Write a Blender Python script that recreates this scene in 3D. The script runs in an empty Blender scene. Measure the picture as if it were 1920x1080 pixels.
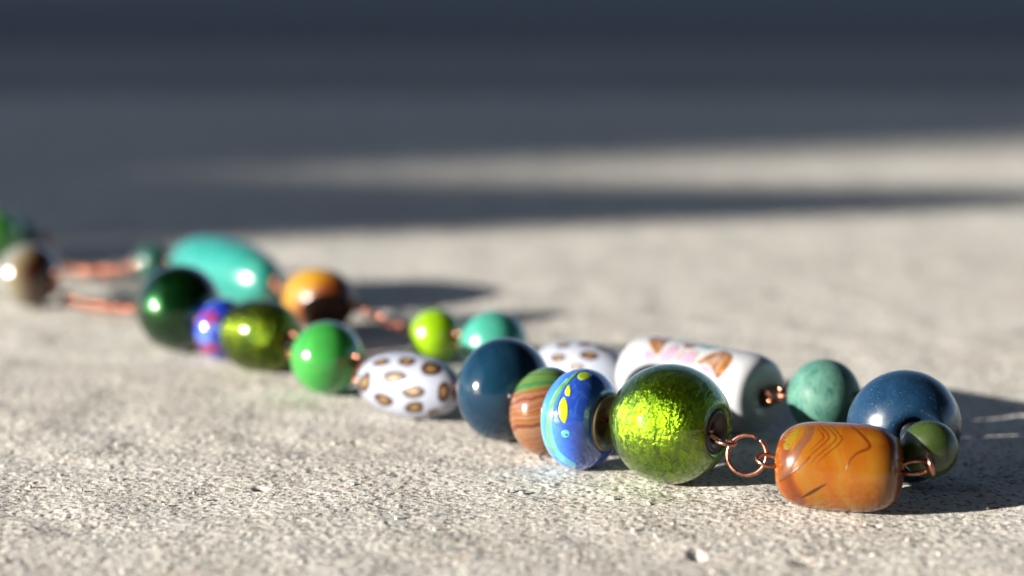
import bpy, bmesh, math, random
import numpy as np
from mathutils import Vector, Matrix
from mathutils.bvhtree import BVHTree

random.seed(7)
rng = np.random.default_rng(11)
S = bpy.context.scene
COL = S.collection
MM = 0.001
PI = math.pi

# ---------------------------------------------------------------- camera
FPX = 4267.0; YH = -120.0; CAMZ = 0.089        # focal length in photo pixels, horizon row, lens height
PITCH = math.atan((540 - YH) / FPX)
cd = bpy.data.cameras.new("camera"); cam = bpy.data.objects.new("camera", cd); COL.objects.link(cam)
cam.location = (0, 0, CAMZ); cam.rotation_euler = (PI / 2 - PITCH, 0, 0)
cd.sensor_width = 36; cd.lens = 36 * FPX / 1920
cd.clip_start = 0.01; cd.clip_end = 500
cd.dof.use_dof = True; cd.dof.focus_distance = 0.366; cd.dof.aperture_fstop = cd.lens * MM / 0.0080
cd.dof.aperture_blades = 0
S.camera = cam

# ---------------------------------------------------------------- light
SUN_EL = math.radians(13.2)
SUN_DIR = Vector((-0.9157 * math.cos(SUN_EL), -0.402 * math.cos(SUN_EL), math.sin(SUN_EL)))   # towards the sun
W = bpy.data.worlds.new("World"); S.world = W; W.use_nodes = True
wn = W.node_tree; bg = wn.nodes['Background']
sky = wn.nodes.new('ShaderNodeTexSky'); sky.sky_type = 'NISHITA'; sky.sun_disc = False
sky.sun_elevation = SUN_EL; sky.sun_rotation = math.atan2(SUN_DIR.x, SUN_DIR.y)
sky.air_density = 0.5; sky.dust_density = 0.4; sky.ozone_density = 0.2
wn.links.new(sky.outputs[0], bg.inputs[0]); bg.inputs[1].default_value = 0.066
sl = bpy.data.lights.new("sun", 'SUN'); sl.energy = 5.0; sl.angle = math.radians(0.53); sl.color = (1, 0.93, 0.83)
so = bpy.data.objects.new("sun", sl); COL.objects.link(so)
so.rotation_euler = (-SUN_DIR).to_track_quat('-Z', 'Y').to_euler(); so.location = (-2, -1, 2)

S.view_settings.view_transform = 'Standard'; S.view_settings.look = 'None'
S.view_settings.exposure = 1.6; S.view_settings.gamma = 1
S.render.engine = 'CYCLES'
S.cycles.use_denoising = True
S.cycles.max_bounces = 10; S.cycles.transmission_bounces = 8
S.cycles.sample_clamp_indirect = 8.0

# ---------------------------------------------------------------- helpers
CF = Vector((0, math.cos(PITCH), -math.sin(PITCH))); CU = Vector((0, math.sin(PITCH), math.cos(PITCH)))
def ray(px, py):
    return CF + Vector((1, 0, 0)) * ((px - 960) / FPX) + CU * (-(py - 540) / FPX)
def ground_at(px, py, z=0.0):
    d = ray(px, py); return Vector((0, 0, CAMZ)) + d * ((CAMZ - z) / -d.z)
def resting(px, py, r):
    """centre and radius of a ball that lies on the slab and covers the disc (px,py,r) in the photograph"""
    d = ray(px, py); k = r / FPX; t = CAMZ / (-d.z + k)
    return Vector((0, 0, CAMZ)) + d * t, k * t
def at_height(px, py, z):
    d = ray(px, py); return Vector((0, 0, CAMZ)) + d * ((CAMZ - z) / -d.z)

class G:
    """tiny node-graph helper"""
    def __init__(s, name):
        s.m = bpy.data.materials.new(name); s.m.use_nodes = True
        s.t = s.m.node_tree; s.b = s.t.nodes['Principled BSDF']
        s.tc = None
    def n(s, typ, **kw):
        n = s.t.nodes.new(typ)
        for k, v in kw.items(): setattr(n, k, v)
        return n
    def l(s, a, b): s.t.links.new(a, b)
    def co(s):
        if not s.tc: s.tc = s.n('ShaderNodeTexCoord')
        return s.tc.outputs['Object']
    def mapped(s, scale=(1, 1, 1), rot=(0, 0, 0), loc=(0, 0, 0)):
        m = s.n('ShaderNodeMapping'); s.l(s.co(), m.inputs[0])
        m.inputs['Scale'].default_value = scale; m.inputs['Rotation'].default_value = rot; m.inputs['Location'].default_value = loc
        return m.outputs[0]
    def noise(s, scale, detail=3, rough=0.5, vec=None, dist=0):
        n = s.n('ShaderNodeTexNoise'); s.l(vec or s.co(), n.inputs['Vector'])
        n.inputs['Scale'].default_value = scale; n.inputs['Detail'].default_value = detail
        n.inputs['Roughness'].default_value = rough; n.inputs['Distortion'].default_value = dist
        return n.outputs['Fac']
    def voro(s, scale, feature='F1', out='Distance', vec=None):
        n = s.n('ShaderNodeTexVoronoi', feature=feature); s.l(vec or s.co(), n.inputs['Vector'])
        n.inputs['Scale'].default_value = scale
        return n.outputs[out]
    def math(s, op, a, b=None, c=None, clamp=False):
        n = s.n('ShaderNodeMath', operation=op, use_clamp=clamp)
        for i, v in enumerate((a, b, c)):
            if v is None: continue
            if isinstance(v, (int, float)): n.inputs[i].default_value = v
            else: s.l(v, n.inputs[i])
        return n.outputs[0]
    def ramp(s, fac, stops, interp='LINEAR'):
        n = s.n('ShaderNodeValToRGB'); s.l(fac, n.inputs[0]); r = n.color_ramp; r.interpolation = interp
        while len(r.elements) < len(stops): r.elements.new(0.5)
        for e, (p, c) in zip(r.elements, stops):
            e.position = p; e.color = (*c, 1) if not isinstance(c, (int, float)) else (c, c, c, 1)
        return n.outputs['Color']
    def mix(s, f, a, b, mode='MIX'):
        n = s.n('ShaderNodeMix', data_type='RGBA', blend_type=mode)
        for i, v in ((0, f), (6, a), (7, b)):
            if isinstance(v, (int, float)): n.inputs[i].default_value = v
            elif isinstance(v, tuple): n.inputs[i].default_value = (*v, 1)
            else: s.l(v, n.inputs[i])
        return n.outputs[2]
    def sep(s, vec=None):
        n = s.n('ShaderNodeSeparateXYZ'); s.l(vec or s.co(), n.inputs[0]); return n.outputs
    def bump(s, h, strength=0.3, dist=0.0002, target='Normal'):
        n = s.n('ShaderNodeBump'); s.l(h, n.inputs['Height']); n.inputs['Strength'].default_value = strength
        n.inputs['Distance'].default_value = dist; s.l(n.outputs[0], s.b.inputs[target]); return n.outputs[0]
    def set(s, **kw):
        names = dict(color='Base Color', rough='Roughness', metal='Metallic', coat='Coat Weight', coatr='Coat Roughness',
                     sss='Subsurface Weight', ssr='Subsurface Scale', trans='Transmission Weight', ior='IOR', spec='Specular IOR Level')
        for k, v in kw.items():
            i = s.b.inputs[names[k]]
            if isinstance(v, tuple): i.default_value = (*v, 1)
            elif isinstance(v, (int, float)): i.default_value = v
            else: s.l(v, i)
        return s
    def ssrad(s, r, sc=0.002):
        s.b.inputs['Subsurface Radius'].default_value = r; s.b.inputs['Subsurface Scale'].default_value = sc
    def smudge(s, lo, hi, scale=250):
        """uneven polish: fingerprints and fine wear in the gloss"""
        n = s.noise(scale, 5, 0.6)
        s.l(s.ramp(n, [(0.35, lo), (0.7, hi)]), s.b.inputs['Roughness'])

def mesh_obj(name, verts, faces, m, parent=None, smooth=True, matrix=None):
    me = bpy.data.meshes.new(name); me.from_pydata([tuple(v) for v in verts], [], faces); me.update()
    if smooth: me.polygons.foreach_set('use_smooth', [True] * len(me.polygons))
    if m: me.materials.append(m)
    o = bpy.data.objects.new(name, me); COL.objects.link(o)
    if parent: o.parent = parent
    if matrix is not None: o.matrix_local = matrix
    return o

def frame(d, roll=0.0):
    """rotation whose local X points along d and local Z is as upright as it can be"""
    x = d.normalized(); y = Vector((0, 0, 1)).cross(x)
    y = y.normalized() if y.length > 1e-6 else Vector((0, 1, 0))
    z = x.cross(y)
    return Matrix((x, y, z)).transposed().to_4x4() @ Matrix.Rotation(roll, 4, 'X')

def profile(a, b, hr, m=2.0, n=44, mouth=0.0, tunnel=0.8):
    """closed outline (s along the hole, r): superellipse body, softened mouth, tunnel through the middle"""
    pts = []
    for i in range(n + 1):
        t = PI * i / n; c, s_ = math.cos(t), math.sin(t)
        s = -a * math.copysign(abs(c) ** (2 / m), c); r = b * abs(s_) ** (2 / m)
        if r > hr * 1.15: pts.append((s, r))
    s0, r0 = pts[0]; s1, r1 = pts[-1]
    lip = 0.04 * a
    left = [(s0 + lip * 1.2 + mouth, hr * tunnel), (s0 + lip * 0.6, hr * 0.93), (s0 + lip * .1, hr)] if True else []
    right = [(s1 - lip * .1, hr), (s1 - lip * 0.6, hr * 0.93), (s1 - lip * 1.2 - mouth, hr * tunnel)]
    return left + pts + right

def lathe(name, prof, m, parent=None, seg=72, matrix=None, closed=True, wobble=0.0, squash=None):
    V = []; Fc = []; n = len(prof)
    ph = [rng.uniform(0, 6.28) for _ in range(4)]
    amp = max(r for _, r in prof)
    for i, (s, r) in enumerate(prof):
        for k in range(seg):
            t = 2 * PI * k / seg
            w = 1 + wobble * (0.5 * math.sin(2 * t + ph[0]) + 0.3 * math.sin(3 * t + ph[1] + s / amp * 2) + 0.3 * math.sin(t + ph[2] + 3 * s / amp))
            y, z = r * w * math.cos(t), r * w * math.sin(t)
            if squash: y *= squash[0]; z *= squash[1]
            V.append((s, y, z))
    rows = n if closed else n - 1
    for i in range(rows):
        j = (i + 1) % n
        for k in range(seg):
            l = (k + 1) % seg
            Fc.append((i * seg + k, i * seg + l, j * seg + l, j * seg + k))
    o = mesh_obj(name, V, Fc, m, parent, matrix=matrix)
    bm = bmesh.new(); bm.from_mesh(o.data); bmesh.ops.recalc_face_normals(bm, faces=bm.faces); bm.to_mesh(o.data); bm.free()
    return o

def tube(name, pts, r, m, parent=None, seg=12, closed=False, matrix=None):
    """round wire along a polyline"""
    P = [Vector(p) for p in pts]; n = len(P); V = []; Fc = []
    up = Vector((0.13, 0.21, 0.97)).normalized(); prev = None
    for i in range(n):
        if closed: t = (P[(i + 1) % n] - P[i - 1]).normalized()
        else: t = (P[min(i + 1, n - 1)] - P[max(i - 1, 0)]).normalized()
        if prev is None: u = t.cross(up).normalized()
        else: u = (prev - t * prev.dot(t)).normalized()
        prev = u; v = t.cross(u)
        for k in range(seg):
            a = 2 * PI * k / seg; V.append(P[i] + (u * math.cos(a) + v * math.sin(a)) * r)
    for i in range(n if closed else n - 1):
        j = (i + 1) % n
        off = 0
        if closed and j == 0:   # match the twist of a closed ring
            best = min(range(seg), key=lambda q: (V[q] - V[i * seg]).length); off = best
        for k in range(seg):
            l = (k + 1) % seg
            Fc.append((i * seg + k, i * seg + l, j * seg + (l + off) % seg, j * seg + (k + off) % seg))
    if not closed:
        Fc.append(tuple(range(seg))[::-1]); Fc.append(tuple((n - 1) * seg + k for k in range(seg)))
    return mesh_obj(name, V, Fc, m, parent, matrix=matrix)

def ring_pts(c, nrm, R, start=0.0, sweep=2 * PI, n=40, oval=1.0, along=None, lift=0.0):
    nrm = nrm.normalized()
    u = (along - nrm * along.dot(nrm)).normalized() if along is not None else nrm.orthogonal().normalized()
    v = nrm.cross(u); full = abs(sweep - 2 * PI) < 1e-4
    return [c + u * (R * oval * math.cos(start + sweep * i / n)) + v * (R * math.sin(start + sweep * i / n)) + nrm * lift * i / n
            for i in range(n if full else n + 1)]

# ---------------------------------------------------------------- materials
def stone():
    g = G("pale concrete")
    fine = g.noise(2600, 3, 0.65); mid = g.noise(700, 4, 0.6); big = g.noise(60, 4, 0.55); huge = g.noise(9, 3, 0.5)
    grain = g.voro(1500, out='Color')
    base = g.ramp(big, [(0.25, (0.54, 0.515, 0.455)), (0.55, (0.62, 0.605, 0.55)), (0.8, (0.68, 0.67, 0.63))])
    base = g.mix(g.ramp(huge, [(0.35, 0.0), (0.7, 0.35)]), base, (0.46, 0.41, 0.355))
    hs = g.sep(grain)
    base = g.mix(g.ramp(hs[0], [(0.78, 0.0), (0.86, 0.45)]), base, (0.74, 0.72, 0.68))      # pale sand grains
    base = g.mix(g.ramp(hs[1], [(0.83, 0.0), (0.88, 0.75)]), base, (0.10, 0.10, 0.115))       # grey grains
    base = g.mix(g.ramp(hs[2], [(0.95, 0.0), (0.98, 0.6)]), base, (0.34, 0.15, 0.08))       # rusty grains
    patch = g.noise(190, 5, 0.68)
    base = g.mix(g.ramp(patch, [(0.52, 0.0), (0.68, 0.28)]), base, (0.26, 0.26, 0.27))
    base = g.mix(g.ramp(mid, [(0.60, 0.0), (0.74, 0.5)]), base, (0.22, 0.22, 0.23))         # dark blotches
    g.set(color=base, rough=0.9, spec=0.25)
    h = g.math('ADD', g.math('MULTIPLY', fine, 0.5), mid)
    g.bump(h, 0.9, 0.00030)
    return g.m
def asphalt():
    g = G("dark asphalt"); n = g.noise(90, 5, 0.7); v = g.voro(140)
    g.set(color=g.mix(g.ramp(n, [(0.3, 0.2), (0.7, 0.9)]), (0.075, 0.075, 0.075), (0.12, 0.118, 0.115)), rough=0.92, spec=0.2)
    g.bump(v, 0.5, 0.004); return g.m
def render_wall():
    g = G("wall plaster"); n = g.noise(6, 5, 0.6); f = g.noise(120, 4, 0.6)
    g.set(color=g.ramp(n, [(0.3, (0.13, 0.13, 0.13)), (0.7, (0.17, 0.17, 0.17))]), rough=0.9); g.bump(f, 0.5, 0.004); return g.m
def old_wood():
    g = G("weathered wood"); n = g.noise(30, 5, 0.6, vec=g.mapped((1, 14, 14)))
    g.set(color=g.ramp(n, [(0.3, (0.10, 0.075, 0.05)), (0.7, (0.2, 0.155, 0.11))]), rough=0.8); g.bump(n, 0.4, 0.003); return g.m
def copper(name="copper wire", tint=(0.50, 0.225, 0.155), rough=0.3):
    g = G(name); n = g.noise(900, 4, 0.6)
    g.set(color=g.mix(g.ramp(n, [(0.35, 0.0), (0.7, 1.0)]), tint, (tint[0] * .42, tint[1] * .42, tint[2] * .45)), metal=1.0)
    g.smudge(rough * .8, rough * 1.5, 700); g.bump(n, 0.15, 0.00005); return g.m
def foil(name, c1, c2, scale=1.0, bump=0.55, coat=1.0):
    g = G(name)
    warp = g.noise(150 * scale, 3, 0.6)
    m = g.mapped((1.9, 0.75, 0.75), (0.25, 0.2, 0.1))
    cr = g.noise(430 * scale, 6, 0.6, vec=m, dist=1.0)
    cr3 = g.noise(1500 * scale, 4, 0.65, vec=m, dist=0.5)
    big = g.noise(210 * scale, 3, 0.5)
    h = g.math('ADD', g.math('MULTIPLY', big, 1.1), g.math('ADD', g.math('MULTIPLY', cr, 0.72), g.math('MULTIPLY', cr3, 0.5)))
    col = g.mix(g.ramp(cr, [(0.36, 0.0), (0.64, 1.0)]), c2, c1)
    col = g.mix(g.ramp(warp, [(0.42, 0.0), (0.66, 0.6)]), col, c2)
    seeds = g.ramp(g.voro(900 * scale), [(0.05, 1.0), (0.10, 0.0)])         # seed bubbles in the glass
    col = g.mix(g.math('MULTIPLY', seeds, 0.5), col, (0.45, 0.60, 0.2))
    g.set(color=col, metal=0.95, rough=0.27, coat=coat, coatr=0.06)
    g.bump(h, bump, 0.0010); return g.m
def gloss(name, col, rough=0.1, sss=0.0, rad=(1, 1, 1), coat=0.0, metal=0.0, var=0.12, sc=0.002):
    g = G(name); n = g.noise(140, 4, 0.55, dist=0.6)
    d = tuple(c * (1 - 2.2 * var) for c in col); l = tuple(min(1, c * (1 + var)) for c in col)
    g.set(color=g.ramp(n, [(0.3, d), (0.7, l)]), metal=metal, coat=coat, coatr=0.03, sss=sss)
    g.smudge(rough * 0.7, rough * 1.8, 330); g.ssrad(rad, sc); g.bump(g.noise(160, 2), 0.08, 0.0004); return g.m
def dark_blue(name, c1, c2, rough, sparkle=0.0):
    g = G(name); n = g.noise(120, 5, 0.6, dist=1.2); pit = g.voro(420)
    col = g.ramp(n, [(0.3, c1), (0.72, c2)])
    sp = g.ramp(g.noise(2600, 2, 0.6), [(0.62, 0.0), (0.75, 1.0)])
    col = g.mix(g.math('MULTIPLY', sp, sparkle), col, (0.10, 0.22, 0.33))
    dust = g.ramp(pit, [(0.035, 1.0), (0.06, 0.0)])
    col = g.mix(g.math('MULTIPLY', dust, 0.14), col, (0.3, 0.33, 0.36))
    g.set(color=col, spec=0.55); g.smudge(rough * .8, rough * 1.5, 260); g.bump(g.noise(110, 3), 0.10, 0.0006); return g.m
def striped_agate():
    g = G("striped agate"); s = g.sep(); w = g.noise(90, 3, 0.5, dist=0.4)
    v = g.math('ADD', g.math('MULTIPLY', s[2], 260.0), g.math('ADD', g.math('MULTIPLY', s[0], -90.0), g.math('MULTIPLY', w, 1.0)))
    v2 = g.math('ADD', v, g.math('MULTIPLY', s[1], 40.0))
    nn = g.n('ShaderNodeTexNoise', noise_dimensions='1D'); g.l(v2, nn.inputs['W']); nn.inputs['Scale'].default_value = 3.4; nn.inputs['Detail'].default_value = 2
    col = g.ramp(nn.outputs['Fac'], [(0.30, (0.0720, 0.0180, 0.0086)), (0.42, (0.1512, 0.0432, 0.0180)), (0.5, (0.1872, 0.1080, 0.0612)), (0.57, (0.1584, 0.0504, 0.0144)), (0.7, (0.1944, 0.0864, 0.0216))])
    low = g.ramp(g.math('MULTIPLY', s[2], 110.0), [(0.0, 0.0), (1.0, 1.0)])
    orange = g.mix(g.ramp(g.math('MULTIPLY_ADD', s[2], 60.0, 0.6), [(0.1, 0.55), (0.5, 0.0)]), col, (0.1872, 0.0540, 0.0058))
    gr = g.ramp(g.math('ADD', g.math('MULTIPLY_ADD', s[2], 100.0, 0.0), g.math('MULTIPLY', s[0], -28.0)), [(0.43, 0.0), (0.50, 1.0)])
    gcol = g.ramp(nn.outputs['Fac'], [(0.3, (0.025, 0.10, 0.035)), (0.6, (0.09, 0.16, 0.04))])
    g.set(color=g.mix(gr, orange, gcol), coat=0.5, coatr=0.03, sss=0.15); g.ssrad((1, .4, .2), 0.0015); g.smudge(0.1, 0.2); return g.m
def amber_agate():
    g = G("amber agate"); s = g.sep()
    w = g.noise(75, 3, 0.5, dist=0.8)
    v = g.math('ADD', s[0], g.math('ADD', g.math('MULTIPLY', s[2], 0.45), g.math('MULTIPLY', w, 0.010)))
    n1 = g.n('ShaderNodeTexNoise', noise_dimensions='1D'); g.l(v, n1.inputs['W']); n1.inputs['Scale'].default_value = 230; n1.inputs['Detail'].default_value = 3
    col = g.ramp(n1.outputs['Fac'], [(0.30, (0.08, 0.018, 0.003)), (0.42, (0.17, 0.040, 0.003)), (0.52, (0.20, 0.062, 0.004)), (0.62, (0.19, 0.074, 0.006)), (0.75, (0.21, 0.115, 0.012))])
    right = g.ramp(g.math('MULTIPLY_ADD', s[0], 80.0, 0.1), [(0.15, 0.0), (0.55, 0.75)])
    cloud = g.noise(190, 4, 0.55, dist=1.2)
    col = g.mix(g.math('MULTIPLY', right, g.ramp(cloud, [(0.35, 0.1), (0.6, 1.0)])), col, (0.21, 0.092, 0.007))
    edge = g.ramp(g.math('MULTIPLY_ADD', s[0], 300.0, -1.9), [(0.0, 0.0), (0.9, 0.7)])
    col = g.mix(edge, col, (0.1224, 0.0324, 0.0072))
    g.set(color=col, sss=0.22, coat=0.15, coatr=0.03); g.ssrad((1.0, 0.35, 0.06), 0.0018); g.smudge(0.14, 0.26); g.bump(g.noise(140, 2), 0.1, 0.0005)
    return g.m
def swirl_glass():
    g = G("swirled blue glass"); s = g.sep(); w = g.noise(150, 3, 0.5, dist=1.5)
    v = g.math('ADD', g.math('MULTIPLY', s[0], 1000.0 / 12.0), g.math('MULTIPLY', w, 0.30))
    v = g.math('ADD', v, g.math('MULTIPLY', s[2], 12.0))
    v = g.math('ADD', v, 0.58)
    col = g.ramp(v, [(0.30, (0.14, 0.38, 0.78)), (0.42, (0.07, 0.44, 0.55)), (0.52, (0.055, 0.21, 0.64)), (0.75, (0.03, 0.12, 0.54)), (0.95, (0.014, 0.05, 0.32))])  # blue lightened at the left for its highlight; the cyan is its own
    st = g.n('ShaderNodeTexWave', wave_type='RINGS'); g.l(g.mapped((150, 150, 150)), st.inputs[0]); st.inputs['Distortion'].default_value = 6
    col = g.mix(g.ramp(g.noise(260, 2, 0.5, dist=3.0), [(0.5, 0.0), (0.75, 0.35)]), col, (0.08, 0.20, 0.70))
    pit = g.ramp(g.voro(330), [(0.03, 1.0), (0.055, 0.0)])
    col = g.mix(g.math('MULTIPLY', pit, 0.7), col, (0.0, 0.01, 0.06))
    g.set(color=col, coat=1.0, coatr=0.02, sss=0.08); g.ssrad((.2, .4, 1), .001); g.smudge(0.06, 0.13); return g.m
def aventurine():
    g = G("teal aventurine"); n = g.noise(150, 5, 0.6, dist=1.0); vv = g.noise(190, 3, 0.6, vec=g.mapped((1.6, 1, .35), (0.3, 0.5, 0.2)), dist=2.0)
    vein = g.ramp(g.math('ABSOLUTE', g.math('ADD', vv, -0.5)), [(0.0, 1.0), (0.028, 0.0)])
    col = g.ramp(n, [(0.3, (0.045, 0.13, 0.105)), (0.6, (0.085, 0.195, 0.155)), (0.8, (0.15, 0.25, 0.18))])
    col = g.mix(g.math('MULTIPLY', vein, 0.85), col, (0.008, 0.075, 0.065))
    g.set(color=col, sss=0.3, spec=0.15); g.ssrad((.5, 1, .8), .002); g.smudge(0.42, 0.55); return g.m
def grey_agate():
    g = G("banded grey and brown agate"); s = g.sep(); w = g.noise(100, 2)
    v = g.math('ADD', g.math('MULTIPLY', s[0], 75.0), g.math('MULTIPLY', w, 0.3))
    col = g.ramp(g.math('ADD', v, 0.20), [(0.0, (0.10, 0.12, 0.10)), (0.32, (0.19, 0.19, 0.17)), (0.5, (0.17, 0.14, 0.09)), (0.66, (0.12, 0.09, 0.05)), (0.74, (0.06, 0.02, 0.01)), (1, (0.02, 0.008, 0.005))])
    g.set(color=col, rough=0.12, coat=0.6, sss=0.1); g.ssrad((1, .8, .6), .002); return g.m
def tiger_stone():
    g = G("ochre tiger stone"); s = g.sep(); w = g.noise(140, 3, dist=1)
    v = g.math('ADD', g.math('MULTIPLY', s[0], 65.0), g.math('ADD', g.math('MULTIPLY', w, 0.5), g.math('MULTIPLY', s[2], -55.0)))
    col = g.ramp(g.math('ADD', v, 0.3), [(0.0, (0.36, 0.20, 0.010)), (0.5, (0.30, 0.14, 0.007)), (0.7, (0.15, 0.035, 0.005)), (1, (0.07, 0.016, 0.004))])  # brown to the right and below paints in the shaded side
    g.set(color=col, rough=0.35, coat=0.2, coatr=.15); g.smudge(.3, .45); return g.m
def turquoise_stone():
    g = G("turquoise stone"); n = g.noise(75, 5, 0.6, dist=1.4)
    col = g.ramp(n, [(0.28, (0.010, 0.16, 0.14)), (0.55, (0.02, 0.20, 0.17)), (0.68, (0.045, 0.25, 0.20)), (0.78, (0.22, 0.33, 0.22))])
    g.set(color=col, coat=0.35, coatr=0.12); g.smudge(0.2, 0.36); return g.m
def confetti_glass():
    g = G("blue glass with red and white flecks"); c = g.sep(g.voro(420, out='Color'))
    n = g.noise(300, 2); col = g.ramp(c[0], [(0.0, (0.01, 0.03, 0.30)), (0.35, (0.02, 0.08, 0.42)), (0.55, (0.10, 0.18, 0.50)), (0.70, (0.25, 0.015, 0.02)), (0.85, (0.01, 0.015, 0.16))], 'CONSTANT')
    g.set(color=g.mix(0.2, col, (0.02, 0.06, 0.4)), rough=0.1, coat=1.0); g.bump(n, 0.2, 0.0008); return g.m
def spot_mat():
    g = G("gold and brown enamel spot"); a = g.n('ShaderNodeAttribute', attribute_name='rad')
    n = g.noise(900, 4, 0.6); r = g.math('ADD', a.outputs['Fac'], g.math('MULTIPLY', g.math('ADD', n, -0.5), 0.5))
    col = g.ramp(r, [(0.0, (0.20, 0.165, 0.075)), (0.3, (0.15, 0.095, 0.03)), (0.5, (0.09, 0.028, 0.01)), (0.62, (0.03, 0.013, 0.008)), (1, (0.03, 0.016, 0.012))])
    g.set(color=col, metal=0.0, coat=0.1); g.smudge(0.35, 0.6, 900); g.bump(n, 0.5, 0.0002); return g.m
def decal_mat(name, c1, c2, metal=0.0, rough=0.15, scale=700, coat=0.8, spec=0.5):
    g = G(name); n = g.noise(scale, 4, 0.65, dist=0.8)
    g.set(color=g.ramp(n, [(0.38, c1), (0.62, c2)]), metal=metal, rough=rough, coat=coat, coatr=.03, spec=spec); return g.m

M = dict(
    stone=stone(), asphalt=asphalt(), wall=render_wall(), wood=old_wood(),
    copper=copper(), copper_chain=copper("bright copper chain", (0.56, 0.22, 0.14), 0.16),
    foil=foil("crinkled lime foil under glass", (0.21, 0.345, 0.006), (0.065, 0.14, 0.003)),
    foil2=foil("olive foil under glass", (0.20, 0.27, 0.008), (0.02, 0.045, 0.003), 0.45, 1.0, 0.25),
    hole=gloss("dark brown core", (0.035, 0.02, 0.012), 0.4),
    nickel=gloss("tarnished nickel", (0.22, 0.17, 0.11), 0.42, metal=0.8),
    blue1=dark_blue("dark slate blue glaze", (0.003, 0.014, 0.032), (0.006, 0.032, 0.062), 0.10),
    blue2=dark_blue("pearly blue glaze", (0.004, 0.017, 0.045), (0.009, 0.036, 0.078), 0.24, 0.4),
    stripe=striped_agate(), amber=amber_agate(), swirl=swirl_glass(), teal=aventurine(), agate=grey_agate(),
    ochre=tiger_stone(), turqstone=turquoise_stone(), confetti=confetti_glass(), spot=spot_mat(),
    jade=gloss("bright green jade", (0.035, 0.25, 0.042), 0.10, 0.3, (.3, 1, .3), 0.5),
    lime=gloss("lime jade", (0.21, 0.38, 0.006), 0.13, 0.3, (.7, 1, .2), 0.4),
    turq=gloss("turquoise howlite", (0.045, 0.27, 0.20), 0.2, 0.2, (.4, 1, .8), 0.3),
    olive=gloss("olive green jade", (0.032, 0.056, 0.012), 0.34, 0.2, (.6, 1, .3), 0.2, var=0.2),
    dkgreen=gloss("bottle green glass", (0.001, 0.040, 0.005), 0.26, 0, coat=1.0, metal=0.85),
    dteal=gloss("dark teal jade", (0.008, 0.07, 0.05), 0.3, 0.1, coat=.4),
    pgreen=gloss("mid green jade", (0.07, 0.30, 0.05), 0.2, 0.1, coat=.4),
    spotwhite=gloss("bluish white enamel", (0.28, 0.305, 0.375), 0.24, 0.1, coat=0.15, var=0.04),
    porcelain=gloss("white porcelain", (0.34, 0.355, 0.38), 0.28, 0.1, coat=0.15, var=0.03),
    line=decal_mat("red brown band line", (0.0799, 0.0141, 0.0028), (0.1128, 0.0235, 0.0028), rough=0.3, coat=0, spec=0.3), line2=decal_mat("brown streak", (0.0350, 0.0110, 0.0040), (0.0600, 0.0200, 0.0050), rough=0.3, coat=0, spec=0.3),
    amyel=decal_mat("yellow agate patch", (0.1310, 0.0958, 0.0076), (0.1613, 0.1008, 0.0076), rough=0.3, coat=0, spec=0.3), ampur=decal_mat("mauve brown agate patch", (0.1026, 0.0405, 0.0216), (0.1296, 0.0486, 0.0216), rough=0.3, coat=0, spec=0.3),
    yellow=decal_mat("yellow glass leaf", (0.60, 0.62, 0.01), (0.30, 0.42, 0.02)),
    olivedec=decal_mat("olive glass leaf", (0.16, 0.28, 0.02), (0.32, 0.42, 0.03)),
    stemdec=decal_mat("dark green glass line", (0.02, 0.07, 0.05), (0.03, 0.12, 0.08)),
    greenband=decal_mat("green glass trail", (0.07, 0.20, 0.05), (0.14, 0.30, 0.09)),
    cyan=decal_mat("pale cyan glass trail", (0.05, 0.30, 0.42), (0.10, 0.40, 0.58)),
    gold=decal_mat("golden brown leaf print", (0.13, 0.045, 0.008), (0.27, 0.125, 0.04)),
    pink=decal_mat("pale pink petal print", (0.32, 0.20, 0.27), (0.36, 0.27, 0.34)),
    greenprint=decal_mat("faded green leaf print", (0.05, 0.14, 0.10), (0.11, 0.2, 0.15)),
    dark=decal_mat("dark speck", (0.01, 0.012, 0.004), (0.03, 0.04, 0.01)),
)

# ---------------------------------------------------------------- slab, ground, unseen things added to shade the slab
LAT = {}
def vnoise(x, y, wl, seed):
    if seed not in LAT: LAT[seed] = np.random.default_rng(seed).random((512, 512))
    L = LAT[seed]; u = x / wl + 137.3; v = y / wl + 71.9
    i = np.floor(u).astype(int); j = np.floor(v).astype(int); fu = u - i; fv = v - j
    fu = fu * fu * (3 - 2 * fu); fv = fv * fv * (3 - 2 * fv)
    def g(a, b): return L[np.ix_(a % 512, b % 512)]
    fu = fu[:, None]; fv = fv[None, :]
    return (g(i, j) * (1 - fu) + g(i + 1, j) * fu) * (1 - fv) + (g(i, j + 1) * (1 - fu) + g(i + 1, j + 1) * fu) * fv - 0.5

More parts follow.
